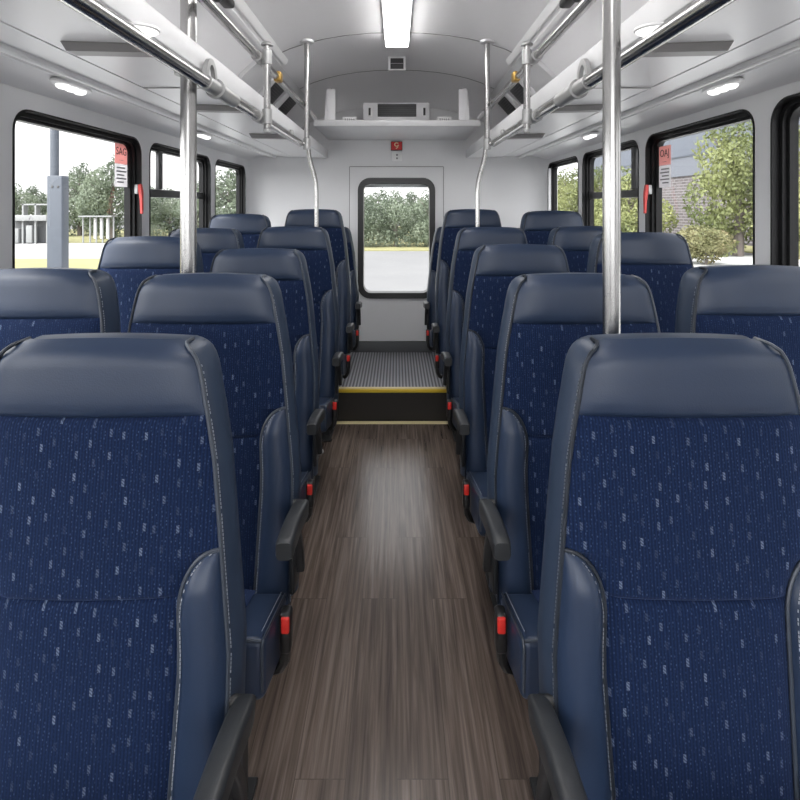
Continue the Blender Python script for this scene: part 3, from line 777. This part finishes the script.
    for sg in (-1, 1):
        xx = cw-.0055
        pth = [(sg*xx, yr-.005-(ln-.04)*k/6, zl-.0035+shear(yr-.005-(ln-.04)*k/6)+.010*(1-(xx/cw)**2)) for k in range(7)]
        r_ = .018
        for q in range(1, 7):
            a = PI/2*q/6; y = yfr+r_-r_*math.sin(a)-.001; pth.append((sg*xx, y+.003, zl-r_+r_*math.cos(a)+shear(y)-.003))
        pth.append((sg*xx, yfr+.004, zl-th+.02+rise))
        cp.tube(pth, .003, 7); dashes(st2, [(x-sg*.009, y, z+.004) for x, y, z in pth[:7]])
    yq = yfr+.010; cp.tube([(-cw+.008, yq-.005, zl-.004+rise), (0, yq-.005, zl+.004+rise), (cw-.008, yq-.005, zl-.004+rise)], .003, 7)
    cp.build('cushion_piping', 'piping', cb); st2.build('cushion_stitching', 'thread', cb, False)['kind'] = 'stuff'
    # --- frame and legs
    fm2 = MB().box((0, (yr+yfr)/2+.01, zl-th-.014), (2*cw-.05, ln-.03, .028), .006)
    fm2.v = [(x, y, z+shear(y)) for x, y, z in fm2.v]
    for sg in (-1, 1):
        fm2.prism([(yr-.10, zl-th+.0), (yr+.01, zl-th-.02), (yr+.075, zl-.06), (yr+.06, zl-.02), (yr+.01, zl-.10)], lambda u, v, q: Vector((q, u, v)), sg*.195-.006, sg*.195+.006)
    fm2.build('seat_frame', 'metalblack', root, angle=30)
    for sg in (-1, 1):
        zz = zl-th-.026
        lg = MB().box((sg*.13, (yr+yfr)/2+.02, .006), (.06, min(.3, ln), .011), .003)
        zt0 = zz + shear(yfr+.08)-.004; zt1 = zz + shear(yr-.01)-.004; ym = (yr+yfr)/2+.02
        lg.prism([(ym-.07, .010), (ym+.07, .010), (yr-.01, zt1), (yfr+.08, zt0)], lambda u, v, q: Vector((q, u, v)), sg*.13-.016, sg*.13+.016)
        lg.build('leg', 'metalblack', root, angle=30)
    if arm:
        zal = za-floor; xa = s*(.236+.022); y0 = yf(zal)+.035; y1 = y0-.215
        pr_ = rrect(-.019, .019, -.0215, .0215, .010, 4)
        path = []
        for k in range(13):
            u = k/12; path.append((xa, y0+(y1-y0)*u, zal-.032+.034*u+.010*math.sin(u*PI)))
        path += [(xa, y1-.008, path[-1][2]+.000)]
        scl = [.80, .95, 1] + [1]*10 + [.86]
        ar = MB().sweep(path, pr_, scl).build('armrest', 'arm', root, angle=50)
        bp = []
        for k in range(9):
            u = k/8; bp.append((xa-s*.006, y0-.02-(.115)*u**1.3, zal-.175+.165*math.sin(u*PI/2)))
        MB().sweep(bp, rrect(-.010, .010, -.014, .014, .005, 3)).build('armrest_bracket', 'metalblack', ar, angle=50)
        MB().tube([(s*.215, y0-.004, zal-.024), (xa+s*.012, y0-.004, zal-.030)], .015, 16).box((s*.243, y0-.03, zal-.13), (.012, .07, .16), .005).build('armrest_pivot', 'metalblack', ar)
        # buckle on its stalk
        yb = yr-ln*.42; zb = zl+shear(yb)-.030; xb = s*(cw+.012+.016)
        bk = MB().box((xb, yb, zb-.012), (.025, .034, .090), .008, 3)
        bk.tube([(xb, yb+.002, zb-.05), (xb-s*.004, yb+.006, zb-.085), (xb-s*.016, yb+.015, zb-.11), (xb-s*.030, yb+.02, zb-.118)], .011, 8)
        bo = tag(bk.build('buckle', 'black', root), 'black seat belt buckle with red button')
        tag(MB().box((xb+s*.001, yb-.004, zb+.010), (.0185, .034, .036), .004).build('release_button', 'red', bo), 'red release button')
    return root

L_ = 'left'; R_ = 'right'
rows = [  # label, X, Y, ztop, zc, za, aisle side, cushion front, floor
 ('navy aisle seat nearest the camera on the left of the aisle', -.505, .86, 1.183, .48, .612, 1, -.34),
 ('second navy seat from the camera in the left aisle column', -.498, 1.33, 1.227, .475, .665, 1, -.31),
 ('third navy seat from the camera in the left aisle column', -.557, 2.05, 1.233, .40, .615, 1, -.42),
 ('fourth navy seat from the camera in the left aisle column, beside the step', -.555, 2.75, 1.293, .42, .640, 1, -.41),
 ('fifth navy seat in the left aisle column, behind the bent stanchion', -.553, 3.42, 1.380, .45, .64, 1, -.38),
 ('rearmost navy seat left of the aisle, on the raised floor', -.540, 3.95, 1.247, .47, .675, 1, -.36),
 ('navy aisle seat nearest the camera on the right of the aisle', .488, .86, 1.183, .48, .612, -1, -.34),
 ('second navy seat from the camera in the right aisle column', .482, 1.33, 1.227, .475, .665, -1, -.31),
 ('third navy seat from the camera in the right aisle column', .495, 2.05, 1.250, .40, .615, -1, -.42),
 ('fourth navy seat from the camera in the right aisle column, beside the step', .508, 2.75, 1.290, .42, .640, -1, -.41),
 ('fifth navy seat in the right aisle column, behind the bent stanchion', .50, 3.42, 1.380, .45, .64, -1, -.38),
 ('rearmost navy seat right of the aisle, on the raised floor', .475, 3.95, 1.247, .47, .675, -1, -.36),
]
for i, r in enumerate(rows):
    fl = ZP+.003 if i % 6 == 5 else 0.0
    make_seat(*r, floor=fl)
wrows = [
 ('navy window seat on the far left nearest the camera, below the large left window', -.952, 1.33, 1.24, .475, -1, -.31),
 ('navy window seat on the left, second from the camera, partly behind a pole', -.985, 2.03, 1.282, .42, -1, -.40),
 ('navy window seat on the left, third from the camera, below the sliding window', -.985, 2.61, 1.29, .44, -1, -.40),
 ('navy window seat on the left farthest from the camera, below the rear side window', -.985, 3.20, 1.352, .46, -1, -.38),
 ('navy window seat on the far right nearest the camera', .957, 1.33, 1.248, .475, 1, -.31),
 ('navy window seat on the right, second from the camera, before the shrub outside', .972, 2.03, 1.298, .42, 1, -.40),
 ('navy window seat on the right, third from the camera, below the sliding window', .972, 2.61, 1.30, .44, 1, -.40),
 ('navy window seat on the right farthest from the camera, below the rear side window', .972, 3.20, 1.372, .46, 1, -.38),
]
for (lb, X, Y, zt, zc, s, yfr) in wrows: make_seat(lb, X, Y, zt, zc, .65, s, yfr, arm=False)

# ------------------------------------------------------------------ outside
GZ = -1.0
def at(px, py, d): return ((px-397)*d/F, d, H-(py-206)*d/F)
struct('ground', MB().box((0, 40, GZ-.1), (260, 200, .2)), 'asphalt', 'pale pavement around the bus', 'pavement', False)
for x0, x1, lb in ((-10.4, -2.4, 'light concrete apron added left of the bus to bounce daylight in'), (2.4, 17.9, 'light concrete apron added right of the bus to bounce daylight in')):
    tag(MB().box(((x0+x1)/2, 12, GZ+.005), (x1-x0, 26 if x0 > 0 else 24, .03)).build('ground_bounce_apron', 'apron', None, False), lb, 'pavement', None, 'structure')  # slabs added beside the bus to bounce light up under the racks
tag(MB().box((-40, 28.3, GZ+.005), (59, 10, .03)).build('ground_road', 'kerb', None, False), 'light road beyond the near lawn on the left', 'road', None, 'structure')
def lawn(x0, x1, y0, y1, lb):
    o = MB().box(((x0+x1)/2, (y0+y1)/2, GZ+.02), (x1-x0, y1-y0, .08)).build('lawn', 'lawn', None, False); tag(o, lb, 'grass', None, 'structure')
lawn(-70, -8, 33.5, 52, 'dry lawn strip under the trees beyond the left windows')
lawn(-60, -10.5, 9, 23, 'near lawn patch with the utility post outside the left windows')
lawn(-8, 9, 27.5, 60, 'grass verge under the trees behind the bus')
lawn(18, 20.8, 14, 60, 'planting strip along the brick building')

def crown_mesh(name, mat, seed, blobs, count, leaf):
    rnd = random.Random(seed); V = []; Fc = []
    wts = [b[3]**2*b[4]**.5 for b in blobs]
    for q in range(count):
        cx, cy, cz, rx, rz = rnd.choices(blobs, wts)[0]
        u = rnd.uniform(-1, 1); a = rnd.uniform(0, 2*PI); k = math.sqrt(1-u*u); rad = rnd.uniform(.55, 1.04)**.6
        n_ = Vector((k*math.cos(a), k*math.sin(a), u))
        p = Vector((cx+n_.x*rx*rad, cy+n_.y*rx*rad, cz+n_.z*rz*rad))
        d = (n_*.6+Vector((rnd.uniform(-1, 1), rnd.uniform(-1, 1), rnd.uniform(-.6, 1)))).normalized()
        t = d.orthogonal().normalized(); t = (Matrix.Rotation(rnd.uniform(0, 2*PI), 3, d) @ t); b = d.cross(t)
        l = leaf*rnd.uniform(.6, 1.3); w = l*.5; o = len(V)
        V += [p-t*l, p+b*w, p+t*l, p-b*w]; Fc.append((o, o+1, o+2, o+3))
    me = bpy.data.meshes.new(name); me.from_pydata([tuple(v) for v in V], [], Fc); me.materials.append(M[mat]); return me
def blobs_tree(seed, h, w):
    rnd = random.Random(seed); bl = []
    for k in range(16):
        z = h*(.08+.86*(k/15)); r = w*(.5*math.sin(PI*(.26+.69*k/15))+.05)
        a = rnd.uniform(0, 2*PI); q = r*.75
        bl.append((q*math.cos(a), q*math.sin(a), z, r*.62, r*.55))
    bl += [(0, 0, h*.36, w*.36, h*.24), (0, 0, h*.70, w*.26, h*.2)]
    return bl
def trunk_mesh(seed, h):
    rnd = random.Random(seed); m = MB()
    m.tube([(0, 0, 0), (.03*h*.3, 0, h*.3), (0, .02*h*.3, h*.62), (.01, 0, h*.86)], .028*h, 8, [1.25, .8, .5, .15])
    for k in range(7):
        a = rnd.uniform(0, 2*PI); z = h*rnd.uniform(.25, .62); l = h*rnd.uniform(.14, .24)
        m.tube([(0, 0, z), (l*.5*math.cos(a), l*.5*math.sin(a), z+l*.35), (l*math.cos(a), l*math.sin(a), z+l*.9)], .010*h, 6, [1, .7, .3])
    return m
protos = {}
def tree(kind, x, y, h, w, label, cat='tree', group='trees outside the bus', rot=0):
    mat, seed = {'cool': ('leafcool', 1), 'cool2': ('leafcool', 5), 'warm': ('leafwarm', 9), 'warm2': ('leafwarm', 12), 'shrub': ('leafrust', 20)}[kind]
    name = 'shrub' if kind == 'shrub' else 'tree'
    root = empty(name, (x, y, GZ+.04), label, cat, group)
    if kind not in protos:
        if kind == 'shrub':
            rnd = random.Random(3); bl = [(rnd.uniform(-.3, .3), rnd.uniform(-.3, .3), rnd.uniform(.25, .62), .30, .28) for k in range(10)]
            cm = crown_mesh('foliage', mat, seed, bl, 5200, .035)
        else: cm = crown_mesh('foliage', mat, seed, blobs_tree(seed, 1.0, .62), 9000, .019 if kind != 'warm' else .018)
        tm = trunk_mesh(seed, 1.0).build('trunk', 'bark')
        protos[kind] = (cm, tm.data); bpy.data.objects.remove(tm)
    cm, tm = protos[kind]
    f = bpy.data.objects.new('foliage', cm); t = bpy.data.objects.new('trunk' if kind != 'shrub' else 'stem', tm)
    for o in (f, t):
        COL.objects.link(o); o.parent = root; o.rotation_euler = (0, 0, rot)
    f.scale = (w/.62, w/.62, h) if kind != 'shrub' else (w, w, h); t.scale = (h, h, h*(1 if kind != 'shrub' else .5))
    return root
# left side, beyond the lawn
lt = [('cool', 8, 42, 4.6, 3.2, 'grey-green tree at the left edge of the large left window'), ('cool2', 36, 47, 4.4, 3.0, 'grey-green tree behind the utility post outside the left window'),
      ('cool', 80, 41, 6.0, 3.4, 'tall grey-green tree right of the utility post'), ('cool2', 112, 37, 6.2, 3.0, 'tall grey-green tree behind the sticker on the left window'),
      ('cool', 170, 40, 3.9, 2.8, 'grey-green tree seen through the left sliding window'), ('cool2', 147, 45, 4.6, 2.8, 'grey-green tree between the first two left windows'),
      ('cool2', 198, 37, 4.2, 2.8, 'grey-green tree at the far edge of the left sliding window'), ('cool', 229, 34, 5.2, 3.4, 'grey-green tree in the left rear side window')]
for i, (k, px, d, h, w, lb) in enumerate(lt):
    tree(k, (px-397)*d/F, d, h, w, lb, rot=i*1.3)
rt = [('cool', 362, 30, 3.3, 2.1, 'leftmost tree in the rear door window'), ('cool2', 379, 34, 3.6, 2.2, 'second tree from the left in the rear door window'), ('cool', 396, 30, 3.4, 2.0, 'middle tree in the rear door window'),
      ('cool2', 414, 34, 3.5, 2.2, 'tree right of the middle in the rear door window'), ('cool', 432, 30, 3.6, 2.1, 'rightmost tree in the rear door window')]
for i, (k, px, d, h, w, lb) in enumerate(rt):
    tree(k, (px-397)*d/F, d, h, w, lb, rot=i*2.1+.4)
gt = [('warm', 738, 24.5, 7.2, 3.5, 'tall yellow-green tree in the large right window'), ('warm2', 822, 17.5, 5.8, 2.8, 'yellow-green tree at the right edge of the picture'),
      ('warm2', 630, 27, 4.6, 3.0, 'yellow-green tree behind the right sliding window'), ('warm', 604, 37, 5.6, 3.0, 'yellow-green tree farther off in the right sliding window'), ('warm', 572, 31, 5.0, 2.6, 'yellow-green tree in the right rear side window'),
      ('warm2', 552, 36, 5.0, 2.8, 'yellow-green tree at the left of the right rear side window')]
for i, (k, px, d, h, w, lb) in enumerate(gt):
    tree(k, (px-397)*d/F, d, h, w, lb, rot=i*1.7+.2)
tree('shrub', (706-397)*21/F, 21, 1.85, 2.1, 'round rusty shrub on the pavement beyond the right window', 'shrub', None)

bd = empty('brick_building', (26, 36, GZ), 'long grey brick building with blue-grey cladding beyond the right windows', 'building')
MB().box((0, 0, 2.3), (9.6, 46, 4.6)).build('brick_wall', 'brick', bd, False)
MB().box((-.04, 0, 5.3), (9.72, 46.1, 1.4)).build('cladding', 'cladlight', bd, False)
MB().box((-.02, 0, 9.0), (9.68, 46.06, 6.0)).build('cladding', 'clad', bd, False)
MB().box((-.05, 0, 6.05), (9.8, 46.2, .12)).build('cornice', 'polegrey', bd, False)

px, py, pd = at(58, 206, 13.5)
up = empty('utility_post', (px, py, GZ+.05), 'blue-grey utility post with a wide lower box on the lawn outside the left window', 'post')
MB().box((0, 0, 1.57), (.40, .30, 3.14), .03).build('box', 'polegrey', up)
MB().tube([(-.09, 0, 3.0), (-.09, 0, 6), (-.09, 0, 9.2)], .105, 16).build('pole', 'polegrey', up)
MB().box((.10, -.155, 2.85), (.05, .02, .06), .005).box((-.05, -.155, 2.85), (.05, .02, .06), .005).build('latch', 'dark', up)

d = 33; kx = (32-397)*d/F
kk = empty('white_kiosk', (kx, d, GZ+.02), 'white two-tier kiosk with a sign board beyond the left window', 'kiosk')
w2 = 2.5
MB().box((0, .5, .75), (w2, .6, 1.5), .02).build('back_wall', 'kioskdark', kk)
for x in (-1.2, -.35, .45, 1.2): MB().box((x, -.3, .76), (.11, .11, 1.52)).build('post', 'kiosk', kk, False)
MB().box((0, -.1, 1.62), (w2+.1, .9, .36), .02).build('sign_board', 'kiosk', kk)
em = MB().box((.28, -.56, 1.70), (.05, .02, .10)).box((.20, -.56, 1.58), (.05, .02, .17), mx=Matrix.Rotation(.5, 4, 'Y')).box((.36, -.56, 1.58), (.05, .02, .17), mx=Matrix.Rotation(-.5, 4, 'Y'))
em.build('emblem', 'inkgrey', kk, False)
uf = MB()
for x in (-.45, .35, 1.15): uf.box((x, 0, 2.15), (.10, .4, .72))
uf.box((.35, 0, 2.48), (1.75, .4, .10)); uf.build('upper_frame', 'kiosk', kk, False)
MB().box((-.8, -.25, .5), (.5, .4, .9), .03).build('cabinet', 'kiosk', kk); MB().box((.1, -.28, .6), (.38, .3, 1.1), .03).build('cabinet', 'kiosk', kk)
sx = (98-397)*d/F
sh = empty('glass_shelter', (sx, d, GZ+.02), 'pale framed shelter standing on the lawn edge beyond the left window', 'shelter')
for x in (-.95, -.5, -.1, .3, .7, 1.0): MB().box((x, 0, .85), (.07, .07, 1.7)).build('post', 'kiosk', sh, False)
MB().box((0, 0, 1.72), (2.1, .7, .08)).build('roof', 'kiosk', sh, False)
for x in (-.3, .1, .5): MB().box((x+.1, .02, .95), (.16, .03, 1.3)).build('panel', 'paper', sh, False)

# ------------------------------------------------------------------ light
wd = bpy.data.worlds.new('World'); S.world = wd; wd.use_nodes = True
nt = wd.node_tree; bg = nt.nodes['Background']
tc = N(nt, 'ShaderNodeTexCoord'); sp = N(nt, 'ShaderNodeSeparateXYZ'); nt.links.new(tc.outputs['Generated'], sp.inputs[0])
# bright overcast: whiter near the sun side (behind the viewer), pale ahead
mr = N(nt, 'ShaderNodeMapRange'); mr.clamp = True; mr.interpolation_type = 'SMOOTHSTEP'
mr.inputs['From Min'].default_value = -.2; mr.inputs['From Max'].default_value = .95
mr.inputs['To Min'].default_value = .95; mr.inputs['To Max'].default_value = 3.0
dt = N(nt, 'ShaderNodeVectorMath', operation='DOT_PRODUCT'); dt.inputs[1].default_value = Vector((-.62, -.72, .30)).normalized()
nt.links.new(tc.outputs['Generated'], dt.inputs[0]); nt.links.new(dt.outputs['Value'], mr.inputs['Value'])
nt.links.new(mr.outputs[0], bg.inputs['Strength'])
nt.links.new(mix_col(nt, math_n(nt, 'ABSOLUTE', sp.outputs[2]), (1.0, .985, .985), (.96, .96, 1.0)), bg.inputs['Color'])
su = bpy.data.lights.new('sun', 'SUN'); su.energy = 2.6; su.angle = math.radians(40); su.color = (1, .97, .92)
so = bpy.data.objects.new('sun', su); COL.objects.link(so)
so.rotation_euler = Vector((.36, .42, -.83)).to_track_quat('-Z', 'Y').to_euler()
so.location = (0, -10, 12)

# ------------------------------------------------------------------ camera
cd = bpy.data.cameras.new('camera'); co = bpy.data.objects.new('camera', cd); COL.objects.link(co)
co.location = (0, 0, H); co.rotation_euler = (PI/2, 0, 0)
cd.sensor_width = 36; cd.sensor_fit = 'HORIZONTAL'; cd.lens = F/800*36
cd.shift_x = 3/800; cd.shift_y = -194/800; cd.clip_start = .02; cd.clip_end = 500
S.camera = co
vs = S.view_settings; vs.view_transform = 'Standard'; vs.look = 'None'; vs.exposure = 1.08; vs.gamma = 1; vs.use_curve_mapping = False
